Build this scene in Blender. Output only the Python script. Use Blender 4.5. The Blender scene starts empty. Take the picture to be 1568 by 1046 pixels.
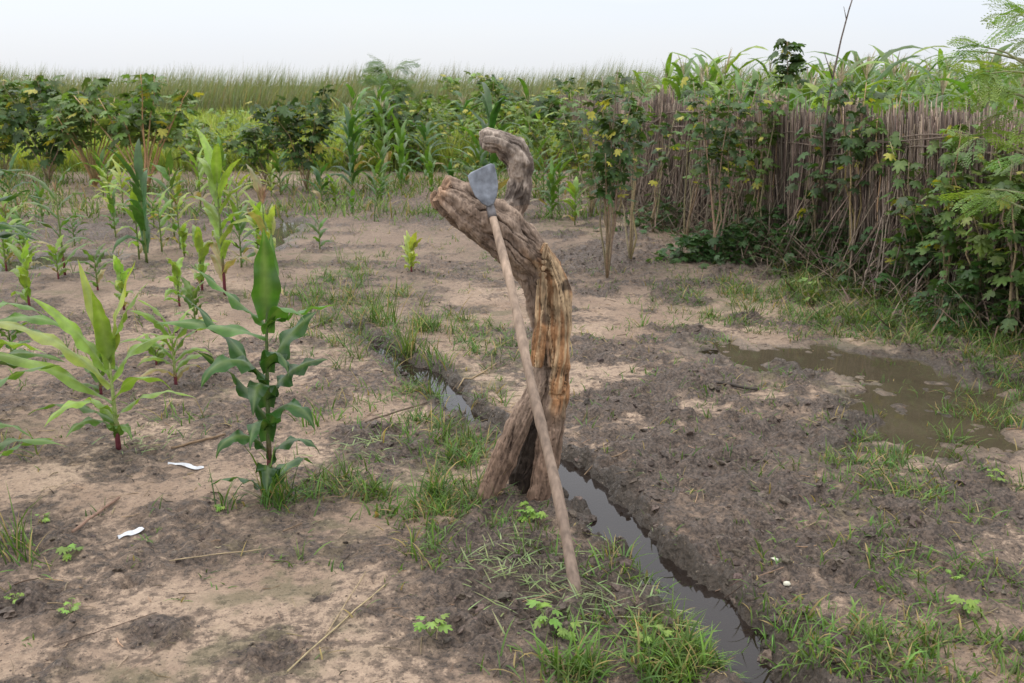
import bpy, bmesh, math
import numpy as np
rng=np.random.default_rng(11)
U=lambda a,b,n=None: rng.uniform(a,b,n)
CAMZ=1.6; PITCH=math.radians(14.5); F=1524.0; CX=784.0; CY=523.0
SP,CP=math.sin(PITCH),math.cos(PITCH)
def gp(px,py,z=0.0):
    """survey helper: ground position of a sighting taken from the tripod"""
    u=(px-CX)/F; v=(CY-py)/F
    dy=v*SP+CP; dz=v*CP-SP; t=(z-CAMZ)/dz
    return np.array([u*t,dy*t,z])
def wp(px,py,Y):
    u=(px-CX)/F; v=(CY-py)/F
    dy=v*SP+CP; dz=v*CP-SP; t=Y/dy
    return np.array([u*t,Y,CAMZ+dz*t])

# ---------------------------------------------------------------- noise
def _h(ix,iy,iz,s):
    n=(ix.astype(np.int64)*374761393+iy.astype(np.int64)*668265263+iz.astype(np.int64)*2147483647+s*1274126177)&0xffffffff
    n=((n^(n>>13))*1274126177)&0xffffffff
    n=((n^(n>>15))*2246822519)&0xffffffff
    return ((n^(n>>16))&0xffffff)/float(0xffffff)
def vn(x,y,s=0):
    x=np.asarray(x,float); y=np.asarray(y,float)
    ix=np.floor(x); iy=np.floor(y); fx=x-ix; fy=y-iy
    fx=fx*fx*(3-2*fx); fy=fy*fy*(3-2*fy); z=np.zeros_like(ix)
    a=_h(ix,iy,z,s); b=_h(ix+1,iy,z,s); c=_h(ix,iy+1,z,s); d=_h(ix+1,iy+1,z,s)
    return (a*(1-fx)+b*fx)*(1-fy)+(c*(1-fx)+d*fx)*fy
def fbm(x,y,o=4,s=0):
    r=0;a=1;t=0
    for i in range(o):
        cs,sn=math.cos(.6*i),math.sin(.6*i)
        r=r+a*vn((x*cs-y*sn)*2**i+7.3*i,(x*sn+y*cs)*2**i-3.1*i,s+i); t+=a; a*=.5
    return r/t
def ss(a,b,x):
    t=np.clip((x-a)/(b-a),0,1); return t*t*(3-2*t)

# ---------------------------------------------------------------- mesh builder
class MB:
    def __init__(s): s.V=[];s.Q=[];s.T=[];s.C=[];s.QM=[];s.TM=[];s.n=0
    def add(s,V,Fa,C,m=0):
        V=np.asarray(V,float).reshape(-1,3); Fa=np.asarray(Fa,int)
        C=np.asarray(C,float)
        if C.ndim==1: C=np.tile(C[:3],(len(V),1))
        s.V.append(V); s.C.append(C[:,:3])
        if Fa.shape[1]==4: s.Q.append(Fa+s.n); s.QM.append(np.full(len(Fa),m))
        else: s.T.append(Fa+s.n); s.TM.append(np.full(len(Fa),m))
        s.n+=len(V)
    def build(s,name,mats,smooth=True,parent=None,alpha=None,extra=None):
        V=np.concatenate(s.V); C=np.concatenate(s.C)
        Q=np.concatenate(s.Q) if s.Q else np.zeros((0,4),int)
        T=np.concatenate(s.T) if s.T else np.zeros((0,3),int)
        M=np.concatenate((s.QM+s.TM)) if (s.QM or s.TM) else np.zeros(0,int)
        me=bpy.data.meshes.new(name)
        me.vertices.add(len(V)); me.vertices.foreach_set('co',V.astype(np.float32).ravel())
        lv=np.concatenate([Q.ravel(),T.ravel()]).astype(np.int32)
        me.loops.add(len(lv)); me.loops.foreach_set('vertex_index',lv)
        st=np.concatenate([np.arange(len(Q))*4,len(Q)*4+np.arange(len(T))*3]).astype(np.int32)
        me.polygons.add(len(st)); me.polygons.foreach_set('loop_start',st)
        me.polygons.foreach_set('material_index',M.astype(np.int32))
        me.polygons.foreach_set('use_smooth',np.full(len(st),bool(smooth)))
        at=me.color_attributes.new('Col','FLOAT_COLOR','POINT')
        A=np.ones((len(V),1)) if alpha is None else alpha.reshape(-1,1)
        at.data.foreach_set('color',np.concatenate([C,A],1).astype(np.float32).ravel())
        if extra is not None:
            at=me.color_attributes.new('Mask','FLOAT_COLOR','POINT'); at.data.foreach_set('color',extra.astype(np.float32).ravel())
        me.update(calc_edges=True)
        for m in mats: me.materials.append(m)
        o=bpy.data.objects.new(name,me); bpy.context.scene.collection.objects.link(o)
        if parent is not None: o.parent=parent
        return o
def jit(c,k,a=.25,hue=.12):
    c=np.asarray(c,float); f=1+U(-a,a,(k,1)); h=1+U(-hue,hue,(k,3)); return np.clip(c*f*h,0,1)
def nz(v): return v/(np.linalg.norm(v,axis=-1,keepdims=True)+1e-12)

def tube(mb,pts,rad,ns=8,col=(.2,.2,.2),mat=0,rough=0.0):
    pts=np.asarray(pts,float); n=len(pts); rad=np.broadcast_to(np.asarray(rad,float),(n,))
    T=nz(np.gradient(pts,axis=0)); ref=np.array([0.13,-1,0.21])
    if abs(T.mean(0)@nz(ref))>.9: ref=np.array([1,.2,.1])
    u=nz(np.cross(T,ref)); v=np.cross(T,u)
    a=np.arange(ns)*2*math.pi/ns
    rr=rad[:,None]*(1+rough*U(-1,1,(n,ns)))
    V=pts[:,None]+rr[...,None]*(np.cos(a)[None,:,None]*u[:,None]+np.sin(a)[None,:,None]*v[:,None])
    i=np.arange(n-1)[:,None]*ns; j=np.arange(ns)[None]; k=(j+1)%ns
    Fq=np.stack([i+j,i+k,i+ns+k,i+ns+j],-1).reshape(-1,4)
    col=np.asarray(col,float)
    if col.ndim==2: C=np.repeat(col,ns,0)
    else: C=np.tile(col,(n*ns,1))
    off=mb.n
    mb.add(V,Fq,C,mat)
    for idx,c in ((0,0),(n-1,1)):
        ring=off+idx*ns+np.arange(ns); cc=off+n*ns+c
        r2=np.roll(ring,-1)
        t=np.stack([np.full(ns,cc),r2 if c==0 else ring,ring if c==0 else r2],-1)
        mb.T.append(t); mb.TM.append(np.full(ns,mat))
    mb.V.append(np.array([pts[0],pts[-1]])); mb.C.append(np.array([C[0],C[-1]])); mb.n+=2

def strips(mb,P,az,L,W,lean,bend,cB,cT,segs=3,mat=0,pw=1.0,twist=None,basew=.8):
    P=np.asarray(P,float); k=len(P); t=np.linspace(0,1,segs+1)
    L,W,lean,bend,az=[np.broadcast_to(np.asarray(q,float),(k,)) for q in (L,W,lean,bend,az)]
    phi=lean[:,None]+bend[:,None]*(t[None]**1.2)
    pm=(phi[:,1:]+phi[:,:-1])/2
    hx=np.concatenate([np.zeros((k,1)),np.cumsum(np.sin(pm),1)],1)*(L/segs)[:,None]
    hz=np.concatenate([np.zeros((k,1)),np.cumsum(np.cos(pm),1)],1)*(L/segs)[:,None]
    d=np.stack([np.cos(az),np.sin(az)],-1)
    C0=P[:,None]+np.concatenate([hx[...,None]*d[:,None],hz[...,None]],-1)
    tw=U(-.9,.9,k) if twist is None else np.broadcast_to(twist,(k,))
    side=np.stack([-np.sin(az),np.cos(az),np.zeros(k)],-1)
    nrm=np.stack([-np.cos(az),-np.sin(az),.3*np.ones(k)],-1)
    side=nz(side*np.cos(tw)[:,None]+nrm*np.sin(tw)[:,None])
    w=W[:,None]*.5*((basew+(1-basew)*np.minimum(1,t/.35))*(1-t**2.0)**pw+.03)[None]
    A=C0-side[:,None]*w[...,None]; B=C0+side[:,None]*w[...,None]
    V=np.stack([A,B],2).reshape(-1,3)
    n=segs+1; i=(np.arange(k)*n*2)[:,None]+np.arange(segs)[None]*2
    Fq=np.stack([i,i+1,i+3,i+2],-1).reshape(-1,4)
    cB=np.broadcast_to(cB,(k,3)); cT=np.broadcast_to(cT,(k,3))
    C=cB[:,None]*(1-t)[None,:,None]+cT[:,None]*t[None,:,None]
    mb.add(V,Fq,np.repeat(C,2,1).reshape(-1,3),mat)

def prisms(mb,P0,P1,r,c0,c1,bow=.02,mat=0,ns=4):
    k=len(P0); m=(P0+P1)/2+rng.normal(0,bow,(k,3))
    pts=np.stack([P0,m,P1],1)
    T=nz(P1-P0); u=nz(np.cross(T,np.array([.3,1,.1]))); v=np.cross(T,u)
    a=np.arange(ns)*2*math.pi/ns
    rr=np.broadcast_to(r,(k,))[:,None]*np.array([1,.95,.6])
    V=pts[:,:,None]+rr[:,:,None,None]*(np.cos(a)[None,None,:,None]*u[:,None,None]+np.sin(a)[None,None,:,None]*v[:,None,None])
    i=(np.arange(k)*3*ns)[:,None,None]+np.arange(2)[None,:,None]*ns; j=np.arange(ns)[None,None]; jj=(j+1)%ns
    Fq=np.stack([i+j,i+jj,i+ns+jj,i+ns+j],-1).reshape(-1,4)
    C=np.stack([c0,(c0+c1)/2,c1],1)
    mb.add(V.reshape(-1,3),Fq,np.repeat(C,ns,1).reshape(-1,3),mat)

def rots(yaw,pitch,roll):
    k=len(yaw); z=np.zeros(k); o=np.ones(k)
    cy,sy,cp,sp,cr,sr=np.cos(yaw),np.sin(yaw),np.cos(pitch),np.sin(pitch),np.cos(roll),np.sin(roll)
    Rz=np.stack([cy,-sy,z,sy,cy,z,z,z,o],-1).reshape(k,3,3)
    Rx=np.stack([o,z,z,z,cp,-sp,z,sp,cp],-1).reshape(k,3,3)
    Ry=np.stack([cr,z,sr,z,o,z,-sr,z,cr],-1).reshape(k,3,3)
    return Rz@Rx@Ry
def inst(mb,TV,TF,R,S,P,C,mat=0,shade=None):
    k=len(P); n=len(TV); S=np.broadcast_to(np.asarray(S,float).reshape(-1,1) if np.ndim(S)<2 else S,(k,3) if np.ndim(S)==2 else (k,1))
    V=np.einsum('kij,knj->kni',R,TV[None]*S[:,None])+P[:,None]
    Fa=(TF[None]+(np.arange(k)*n)[:,None,None]).reshape(-1,TF.shape[1])
    CC=np.repeat(C[:,None],n,1)
    if shade is not None: CC=CC*shade[None,:,None]
    mb.add(V.reshape(-1,3),Fa,CC.reshape(-1,3),mat)

# ---------------------------------------------------------------- materials
def newmat(n):
    m=bpy.data.materials.new(n); m.use_nodes=True; nt=m.node_tree
    for x in list(nt.nodes): nt.nodes.remove(x)
    return m,nt,nt.nodes,nt.links
def attr_col(nt,scale,lo,hi,stretch=(1,1,1)):
    N,Lk=nt.nodes,nt.links
    a=N.new('ShaderNodeAttribute'); a.attribute_name='Col'
    tc=N.new('ShaderNodeTexCoord'); mp=N.new('ShaderNodeMapping'); mp.inputs['Scale'].default_value=stretch
    Lk.new(tc.outputs['Object'],mp.inputs[0])
    no=N.new('ShaderNodeTexNoise'); no.inputs['Scale'].default_value=scale; no.inputs['Detail'].default_value=5
    Lk.new(mp.outputs[0],no.inputs['Vector'])
    mr=N.new('ShaderNodeMapRange'); mr.inputs[1].default_value=.3; mr.inputs[2].default_value=.7
    mr.inputs[3].default_value=lo; mr.inputs[4].default_value=hi; Lk.new(no.outputs['Fac'],mr.inputs[0])
    mx=N.new('ShaderNodeVectorMath'); mx.operation='SCALE'; Lk.new(a.outputs['Color'],mx.inputs[0]); Lk.new(mr.outputs[0],mx.inputs['Scale'])
    return a,no,mx.outputs[0],mp
def leaf_mat(name,rough=.45,trans=.35,scale=25,spec=.4):
    m,nt,N,Lk=newmat(name)
    a,no,c,mp=attr_col(nt,scale,.75,1.25)
    p=N.new('ShaderNodeBsdfPrincipled'); p.inputs['Roughness'].default_value=rough; p.inputs['Specular IOR Level'].default_value=spec
    Lk.new(c,p.inputs['Base Color'])
    tr=N.new('ShaderNodeBsdfTranslucent')
    tv=N.new('ShaderNodeVectorMath'); tv.operation='MULTIPLY'; tv.inputs[1].default_value=(1.5,1.5,.6); Lk.new(c,tv.inputs[0]); Lk.new(tv.outputs[0],tr.inputs['Color'])
    mx=N.new('ShaderNodeMixShader'); mx.inputs[0].default_value=trans
    Lk.new(p.outputs[0],mx.inputs[1]); Lk.new(tr.outputs[0],mx.inputs[2])
    o=N.new('ShaderNodeOutputMaterial'); Lk.new(mx.outputs[0],o.inputs[0])
    return m
def solid_mat(name,rough=.8,scale=30,lo=.6,hi=1.3,bump=.4,stretch=(1,1,1),metal=0,dist=.01):
    m,nt,N,Lk=newmat(name)
    a,no,c,mp=attr_col(nt,scale,lo,hi,stretch)
    p=N.new('ShaderNodeBsdfPrincipled'); p.inputs['Roughness'].default_value=rough; p.inputs['Metallic'].default_value=metal
    p.inputs['Specular IOR Level'].default_value=.3
    Lk.new(c,p.inputs['Base Color'])
    b=N.new('ShaderNodeBump'); b.inputs['Strength'].default_value=bump; b.inputs['Distance'].default_value=dist
    Lk.new(no.outputs['Fac'],b.inputs['Height']); Lk.new(b.outputs[0],p.inputs['Normal'])
    o=N.new('ShaderNodeOutputMaterial'); Lk.new(p.outputs[0],o.inputs[0])
    return m
M_maize=leaf_mat('maize_leaf',.36,.35,18,.5)
M_leaf=leaf_mat('broad_leaf',.5,.3,30)
M_grass=leaf_mat('grass_blade',.5,.3,12,.35)
M_stem=solid_mat('plant_stem',.7,60,.7,1.25,.2)
M_straw=solid_mat('dry_straw',.85,40,.65,1.25,.2)
M_reed=solid_mat('fence_reed',.9,14,.6,1.35,.3,(3,3,.6))
M_clod=solid_mat('mud_clod',.7,90,.6,1.3,.8)
M_stump=solid_mat('weathered_wood',.85,60,.6,1.3,.9,(1.8,1.8,.45),dist=.006)
M_handle=solid_mat('handle_wood',.6,60,.65,1.3,.4,(1,1,.12),dist=.003)
M_steel=solid_mat('worn_steel',.55,35,.6,1.3,.25,metal=.35,dist=.002)
M_plastic=solid_mat('white_plastic',.5,30,.8,1.05,.1)

# ---------------------------------------------------------------- terrain
chan=np.array([gp(*p)[:2] for p in [(545,505),(590,530),(640,568),(690,600),(730,642),(790,668),(850,705),(915,762),(965,815),(1015,865),(1075,925),(1130,985),(1190,1060),(1260,1200)]])
chw=np.array([.01,.045,.085,.075,.05,.045,.085,.095,.080,.085,.11,.10,.07,.08])
pud=np.array([gp(*p)[:2] for p in [(1105,532),(1180,545),(1270,548),(1350,565),(1430,592),(1480,612)]])
puw=np.array([.06,.25,.27,.32,.36,.3])
pud2=np.array([gp(*p)[:2] for p in [(1420,620),(1440,650),(1430,690)]]); puw2=np.array([.3,.30,.18])
pud3=np.array([gp(*p)[:2] for p in [(20,405),(80,395),(150,392)]]); puw3=np.array([.3,.25,.15])
pud4=np.array([gp(*p)[:2] for p in [(400,380),(430,352),(445,338)]]); puw4=np.array([.1,.18,.1])
def pdist(x,y,pl,w):
    best=np.full(np.shape(x),9.0)
    for i in range(len(pl)-1):
        a,b=pl[i],pl[i+1]; ab=b-a; t=np.clip(((x-a[0])*ab[0]+(y-a[1])*ab[1])/(ab@ab),0,1)
        d=np.hypot(x-a[0]-t*ab[0],y-a[1]-t*ab[1])-(w[i]*(1-t)+w[i+1]*t)
        best=np.minimum(best,d)
    return best
mudb=[(620,690,.25,1),(570,668,.18,1),(740,850,.3,1),(900,895,.3,1),(820,920,.4,1),(960,740,.28,1),(1080,700,.4,1),(1190,670,.4,.9),(1320,640,.3,1),(1000,680,.25,1),
(900,790,.2,1),(1150,960,.25,1),(1200,760,.5,.8),(1320,860,.4,.8),(1400,790,.4,.8),(1480,880,.4,.7),(240,970,.1,.8),(40,920,.15,.8),(30,840,.25,.8),(570,940,.04,1),(490,918,.03,1),(720,970,.25,.8),(430,1000,.15,.6),
(900,400,.8,.9),(700,330,1.3,.7),(540,300,2,.7),(330,330,1.5,.8),(150,350,1.5,.8),(60,500,.5,.6),(300,585,.25,.9),(1090,580,.3,.9),(1210,900,.25,.7),(1000,980,.3,.9),(790,770,.2,1),(1280,1010,.25,.7),(250,690,.25,.55),(380,680,.2,.5),(100,600,.4,.45),(430,560,.3,.45)]
mudb=[(gp(a,b)[0],gp(a,b)[1],r,s) for a,b,r,s in mudb]
dents=[(U(-3,3),U(2.2,8),U(.02,.055),U(.4,1)) for _ in range(260)]
def fields(x,y):
    x=np.asarray(x,float); y=np.asarray(y,float)
    wob=(fbm(x*7,y*7,4,51)-.5)*.16+(fbm(x*24,y*24,3,53)-.5)*.05
    dc=pdist(x,y,chan,chw)+wob
    dp=np.minimum(pdist(x,y,pud,puw),pdist(x,y,pud2,puw2))+wob*2.6+(fbm(x*3,y*3,2,57)-.5)*.5
    dq=np.minimum(pdist(x,y,pud3,puw3),pdist(x,y,pud4,puw4))+wob*2
    mud=np.zeros_like(x)
    for a,b,r,s in mudb:
        mud=np.maximum(mud,s*np.exp(-(((x-a)**2+(y-b)**2)/(r*r))*.8))
    mud=mud*(.4+1.1*fbm(x*6,y*6,4,5))
    mud=np.maximum(mud,1.0*np.exp(-np.maximum(dc,0)/.12)*(.5+fbm(x*4,y*4,3,77)))
    gen=ss(.38,.68,fbm(x*3.1,y*3.1,6,33))
    gen=gen*(.5+.25*ss(0,.6,x))
    mud=np.clip(np.maximum(mud,gen),0,1)
    return dc,dp,dq,mud
def ground_h(x,y,full=False):
    x=np.asarray(x,float); y=np.asarray(y,float)
    dc,dp,dq,mud=fields(x,y)
    near=np.exp(-np.maximum(np.hypot(x,y)-14,0)/8)
    h=.035*(fbm(x*1.1,y*1.1,3,1)-.42)+.014*(fbm(x*5,y*5,3,9)-.5)
    lump=fbm(x*15,y*15,4,21); rid=1-np.abs(2*fbm(x*22,y*22,3,25)-1); big=fbm(x*7,y*7,3,29)
    h=h+ss(.15,.8,mud)*(.11*(lump-.45)+.03*(rid-.7)+.06*(big-.5))
    h=h+.011*(fbm(x*30,y*30,3,41)-.5)*near
    for a,b,r,s in dents:
        q=((x-a)**2+(y-b)**2)/(r*r); m=q<9
        if np.any(m): h=h-np.where(m,.022*s*np.exp(-q)*(1),0)+np.where(m,.008*s*np.exp(-(np.sqrt(q)-1.6)**2*3),0)
    h=np.where(h<-.012,-.012+.12*(h+.012),h)
    bank=ss(.14,.0,dc); h=h+.03*bank*(1-ss(.03,-.03,dc))*(lump)
    t=ss(.045,-.035,dc); h=h*(1-t)-(.060+.03*(lump-.4))*t
    t=ss(.14,-.10,dp); h=h*(1-t)+(-.033+.045*(big-.5)+.04*(lump-.5))*t
    t=ss(.12,-.08,dq); h=h*(1-t)-.038*t
    h=h*np.clip(near+.3,0,1)
    if full: return h,dc,dp,dq,mud,lump
    return h
def G(px,py):
    p=gp(px,py); p[2]=float(ground_h(np.array([p[0]]),np.array([p[1]]))[0]); return p

def axis_y():
    a=[-60,-30,-15,-8,-4,-2,-1,0,.7,1.2,1.5]; y=1.7
    while y<16: a.append(y); y+=.0036*y
    while y<900: a.append(y); y*=1.045
    return np.array(a)
def axis_x():
    a=list(np.arange(-3.6,4.0,.0095)); s=.0095; x=a[-1]
    r=[]
    while x<900: s*=1.07; x+=s; r.append(x)
    s=.0095; x=a[0]; l=[]
    while x>-900: s*=1.07; x-=s; l.append(x)
    return np.array(l[::-1]+a+r)
ax,ay=axis_x(),axis_y()
X,Y=np.meshgrid(ax,ay); x=X.ravel(); y=Y.ravel()
h,dc,dp,dq,mud,lump=ground_h(x,y,True)
sand=np.array([.47,.345,.245]); sand2=np.array([.34,.24,.168])
n1=fbm(x*2.2,y*2.2,5,61)[:,None]; n3=fbm(x*.7,y*.7,4,63)[:,None]
C=sand*(1-ss(.35,.65,n1))+sand2*ss(.35,.65,n1)
moist=np.array([.20,.145,.105])
far=ss(4.5,8,y)[:,None]*(.25+.45*ss(.3,.55,n3)); C=C*(1-far)+moist*far
wet=np.clip(ss(.12,.0,dc)+.8*ss(.30,0,np.minimum(dp,dq)),0,1)
veg=ss(17,24,y)[:,None]; C=C*(1-veg)+np.array([.12,.14,.04])*veg
grn=ss(.52,.68,fbm(x*1.3+5,y*1.3,4,71))*.6
ny,nx=X.shape
i=(np.arange(ny-1)[:,None]*nx+np.arange(nx-1)[None]).ravel()
mud2=np.clip(mud+.35*ss(-.01,-.03,h),0,1)*(1-ss(13,20,y))
mb=MB(); mb.add(np.stack([x,y,h],-1),np.stack([i,i+1,i+nx+1,i+nx],-1),C)
m_,nt,N,Lk=newmat('sandy_mud_soil')
a,no,c,mp=attr_col(nt,45,.72,1.22); no.inputs['Detail'].default_value=8; no.inputs['Roughness'].default_value=.75
ma_=N.new('ShaderNodeAttribute'); ma_.attribute_name='Mask'; sx=N.new('ShaderNodeSeparateColor'); Lk.new(ma_.outputs['Color'],sx.inputs[0])
tc=N.new('ShaderNodeTexCoord')
def noise(sc,de=4,ro=.5):
    q=N.new('ShaderNodeTexNoise'); q.inputs['Scale'].default_value=sc; q.inputs['Detail'].default_value=de; q.inputs['Roughness'].default_value=ro; Lk.new(tc.outputs['Object'],q.inputs['Vector']); return q
def math_(op,a,b,c_=None):
    q=N.new('ShaderNodeMath'); q.operation=op
    for i_,v_ in enumerate((a,b,c_)):
        if v_ is None: continue
        if isinstance(v_,(int,float)): q.inputs[i_].default_value=v_
        else: Lk.new(v_,q.inputs[i_])
    return q.outputs[0]
def rng_(v,a,b,c_,d):
    q=N.new('ShaderNodeMapRange'); q.interpolation_type='SMOOTHSTEP'
    for i_,k_ in enumerate((a,b,c_,d)): q.inputs[i_+1].default_value=k_
    Lk.new(v,q.inputs[0]); return q.outputs[0]
def mixc(f,A,B):
    q=N.new('ShaderNodeMix'); q.data_type='RGBA'; Lk.new(f,q.inputs['Factor'])
    for nm,v_ in (('A',A),('B',B)):
        if isinstance(v_,tuple): q.inputs[nm].default_value=(*v_,1)
        else: Lk.new(v_,q.inputs[nm])
    return q.outputs['Result']
nA=noise(22,9,.75); nB=noise(70,4,.6); nC=noise(6,6,.6)
mf=math_('ADD',sx.outputs[0],math_('MULTIPLY_ADD',nA.outputs['Fac'],2.8,-1.4))
c1=mixc(rng_(mf,.05,.28,0,.8),c,(.215,.158,.116))
c1=mixc(math_('MULTIPLY',sx.outputs[1],rng_(nC.outputs['Fac'],.45,.6,0,1)),c1,(.14,.13,.07))
darkc=mixc(rng_(nB.outputs['Fac'],.35,.65,0,1),(.058,.044,.035),(.165,.122,.092))
c2=mixc(rng_(mf,.40,.56,0,1),c1,darkc)
c2=mixc(math_('MULTIPLY',sx.outputs[2],.7),c2,(.07,.058,.043))
sp=noise(120,3); c2=mixc(rng_(sp.outputs['Fac'],.60,.68,0,.65),c2,(.05,.04,.03))
sp2=noise(85,2); c2=mixc(rng_(sp2.outputs['Fac'],.66,.72,0,.5),c2,(.45,.36,.26))
p=N.new('ShaderNodeBsdfPrincipled'); Lk.new(c2,p.inputs['Base Color'])
Lk.new(rng_(math_('ADD',sx.outputs[2],math_('MULTIPLY',rng_(mf,.3,.7,0,1),.5)),0,1,.92,.30),p.inputs['Roughness'])
p.inputs['Specular IOR Level'].default_value=.4
vo=N.new('ShaderNodeTexVoronoi'); vo.inputs['Scale'].default_value=42; Lk.new(tc.outputs['Object'],vo.inputs['Vector'])
hh_=math_('MULTIPLY_ADD',vo.outputs['Distance'],math_('MULTIPLY_ADD',rng_(mf,.2,.6,0,1),.5,.12),no.outputs['Fac'])
hh_=math_('MULTIPLY_ADD',nB.outputs['Fac'],.4,hh_)
b=N.new('ShaderNodeBump'); b.inputs['Strength'].default_value=.9; b.inputs['Distance'].default_value=.02; Lk.new(hh_,b.inputs['Height']); Lk.new(b.outputs[0],p.inputs['Normal'])
o=N.new('ShaderNodeOutputMaterial'); Lk.new(p.outputs[0],o.inputs[0])
mb.build('ground',[m_],extra=np.stack([mud2,grn,wet,np.ones_like(x)],-1))

def water(name,x0,x1,y0,y1,z,col,rough=.03):
    m,nt,N,Lk=newmat(name)
    p=N.new('ShaderNodeBsdfPrincipled'); p.inputs['Roughness'].default_value=rough; p.inputs['IOR'].default_value=1.4
    tc=N.new('ShaderNodeTexCoord'); no=N.new('ShaderNodeTexNoise'); no.inputs['Scale'].default_value=3; no.inputs['Detail'].default_value=4; Lk.new(tc.outputs['Object'],no.inputs['Vector'])
    cr=N.new('ShaderNodeMix'); cr.data_type='RGBA'; Lk.new(no.outputs['Fac'],cr.inputs['Factor'])
    cr.inputs['A'].default_value=(*[q*.6 for q in col],1); cr.inputs['B'].default_value=(*[q*1.4 for q in col],1); Lk.new(cr.outputs['Result'],p.inputs['Base Color'])
    b=N.new('ShaderNodeBump'); b.inputs['Strength'].default_value=.05; b.inputs['Distance'].default_value=.01; Lk.new(no.outputs['Fac'],b.inputs['Height']); Lk.new(b.outputs[0],p.inputs['Normal'])
    tr=N.new('ShaderNodeBsdfTransparent'); tr.inputs[0].default_value=(.8,.7,.55,1); ms=N.new('ShaderNodeMixShader'); ms.inputs[0].default_value=.8
    Lk.new(tr.outputs[0],ms.inputs[1]); Lk.new(p.outputs[0],ms.inputs[2])
    o=N.new('ShaderNodeOutputMaterial'); Lk.new(ms.outputs[0],o.inputs[0])
    mb=MB(); mb.add([(x0,y0,z),(x1,y0,z),(x1,y1,z),(x0,y1,z)],[[0,1,2,3]],(.1,.1,.1)); mb.build(name,[m])
water('ditch_water',-1.3,1.3,1.4,7.2,-.031,(.022,.016,.013))
water('puddle',1.302,4.2,3.9,7.0,-.0195,(.09,.075,.048),.04)
water('puddle',-7,-1.302,7.3,13,-.023,(.10,.085,.06),.05)

# ---------------------------------------------------------------- clods
tmpl=[]
for s in range(6):
    bm=bmesh.new(); bmesh.ops.create_icosphere(bm,subdivisions=2,radius=1); V=np.array([v.co[:] for v in bm.verts]); T=np.array([[v.index for v in f.verts] for f in bm.faces]); bm.free()
    V=V*(1+1.3*(vn(V[:,0]*1.9+s*9,V[:,1]*1.9+V[:,2]*2.3,s)[:,None]-.5)); V=V*np.array([1,.75,.5]); tmpl.append((V,T))
mb=MB()
nk=110000
cx=U(-3,3.4,nk); cy=2.1+U(0,1,nk)**1.5*8
fd=fields(cx,cy); dc_,dp_,mud_=fd[0],fd[1],fd[3]
keep=(U(0,1,nk)<np.clip(mud_-.2,0,1)**1.4*.38+.016)&(dc_>-.01)&(dp_>0)
cx,cy,mud_=cx[keep],cy[keep],mud_[keep]; k=len(cx)
sz=.0022+.022*U(0,1,k)**6*np.clip(mud_*1.5-.2,0,1)+.004*U(0,1,k)**2
P=np.stack([cx,cy,ground_h(cx,cy)+sz*.1],-1); R=rots(U(0,6.28,k),U(-.6,.6,k),U(-.6,.6,k)); Cc=jit((.105,.08,.062),k,.5,.06)
for s in range(6):
    q=np.arange(k)%6==s; inst(mb,*tmpl[s],R[q],sz[q],P[q],Cc[q])
mb.build('mud_clods',[M_clod],smooth=False)

# ---------------------------------------------------------------- stump
Y0=3.72
def W3(l): return [(wp(a,b_,Y0+dy),w*.00116) for a,b_,w,dy in l]
limbs=[
 W3([(818,785,36,.0),(826,755,38,0),(838,700,42,0),(846,640,46,.01),(848,580,50,.02),(843,520,54,.02),(839,465,62,.02),(828,415,72,.01),(806,388,78,0),(775,362,82,-.02),(742,338,84,-.03),(715,318,74,-.04),(694,304,62,-.05),(676,294,50,-.06)]),
 W3([(738,790,32,-.06),(750,755,38,-.05),(770,710,40,-.03),(792,655,38,-.02),(816,605,36,0),(836,560,34,.01)]),
 W3([(788,790,36,.08),(798,740,50,.09),(815,690,52,.08),(832,640,44,.05)]),
 W3([(783,385,44,.03),(776,350,50,.04),(782,322,48,.05),(794,297,42,.05),(799,272,34,.05),(797,247,42,.04),(783,228,40,.03),(765,219,34,.02),(750,214,34,.0),(738,214,30,-.01)]),
 W3([(850,600,26,-.02),(858,540,30,-.02),(860,490,34,-.02),(855,440,36,-.02),(842,402,28,-.03),(835,380,14,-.03)]),
 W3([(822,560,20,-.04),(828,500,20,-.06),(830,440,24,-.06),(830,390,16,-.06),(836,372,8,-.06)]),
 W3([(698,330,30,-.05),(680,312,30,-.07),(668,300,22,-.09)]),
]
tb=MB(); segA=[]
for li,l in enumerate(limbs):
    P_=np.array([q[0] for q in l]); r_=np.array([q[1] for q in l])
    n=len(P_); tt=np.linspace(0,n-1,(n-1)*5+1); 
    P2=np.stack([np.interp(tt,np.arange(n),P_[:,j]) for j in range(3)],-1); r2=np.interp(tt,np.arange(n),r_)
    for _ in range(3): P2[1:-1]=(P2[:-2]+2*P2[1:-1]+P2[2:])/4; r2[1:-1]=(r2[:-2]+2*r2[1:-1]+r2[2:])/4
    tube(tb,P2,r2,20,(.3,.2,.1),rough=.03)
    L_=np.concatenate([[0],np.cumsum(np.linalg.norm(np.diff(P2,axis=0),axis=1))])
    segA.append((P2,r2,L_+li*3.7))
to=tb.build('tmp',[M_stump]); md=to.modifiers.new('r','REMESH'); md.mode='VOXEL'; md.voxel_size=.0034
dg=bpy.context.evaluated_depsgraph_get(); ev=to.evaluated_get(dg); me=ev.to_mesh()
nv=len(me.vertices); V=np.zeros(nv*3,np.float32); me.vertices.foreach_get('co',V); V=V.reshape(-1,3).astype(float)
NN=np.zeros(nv*3,np.float32); me.vertices.foreach_get('normal',NN); NN=NN.reshape(-1,3).astype(float)
FQ=np.array([list(pz.vertices) for pz in me.polygons if len(pz.vertices)==4]); 
ev.to_mesh_clear(); bpy.data.objects.remove(to)
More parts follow.
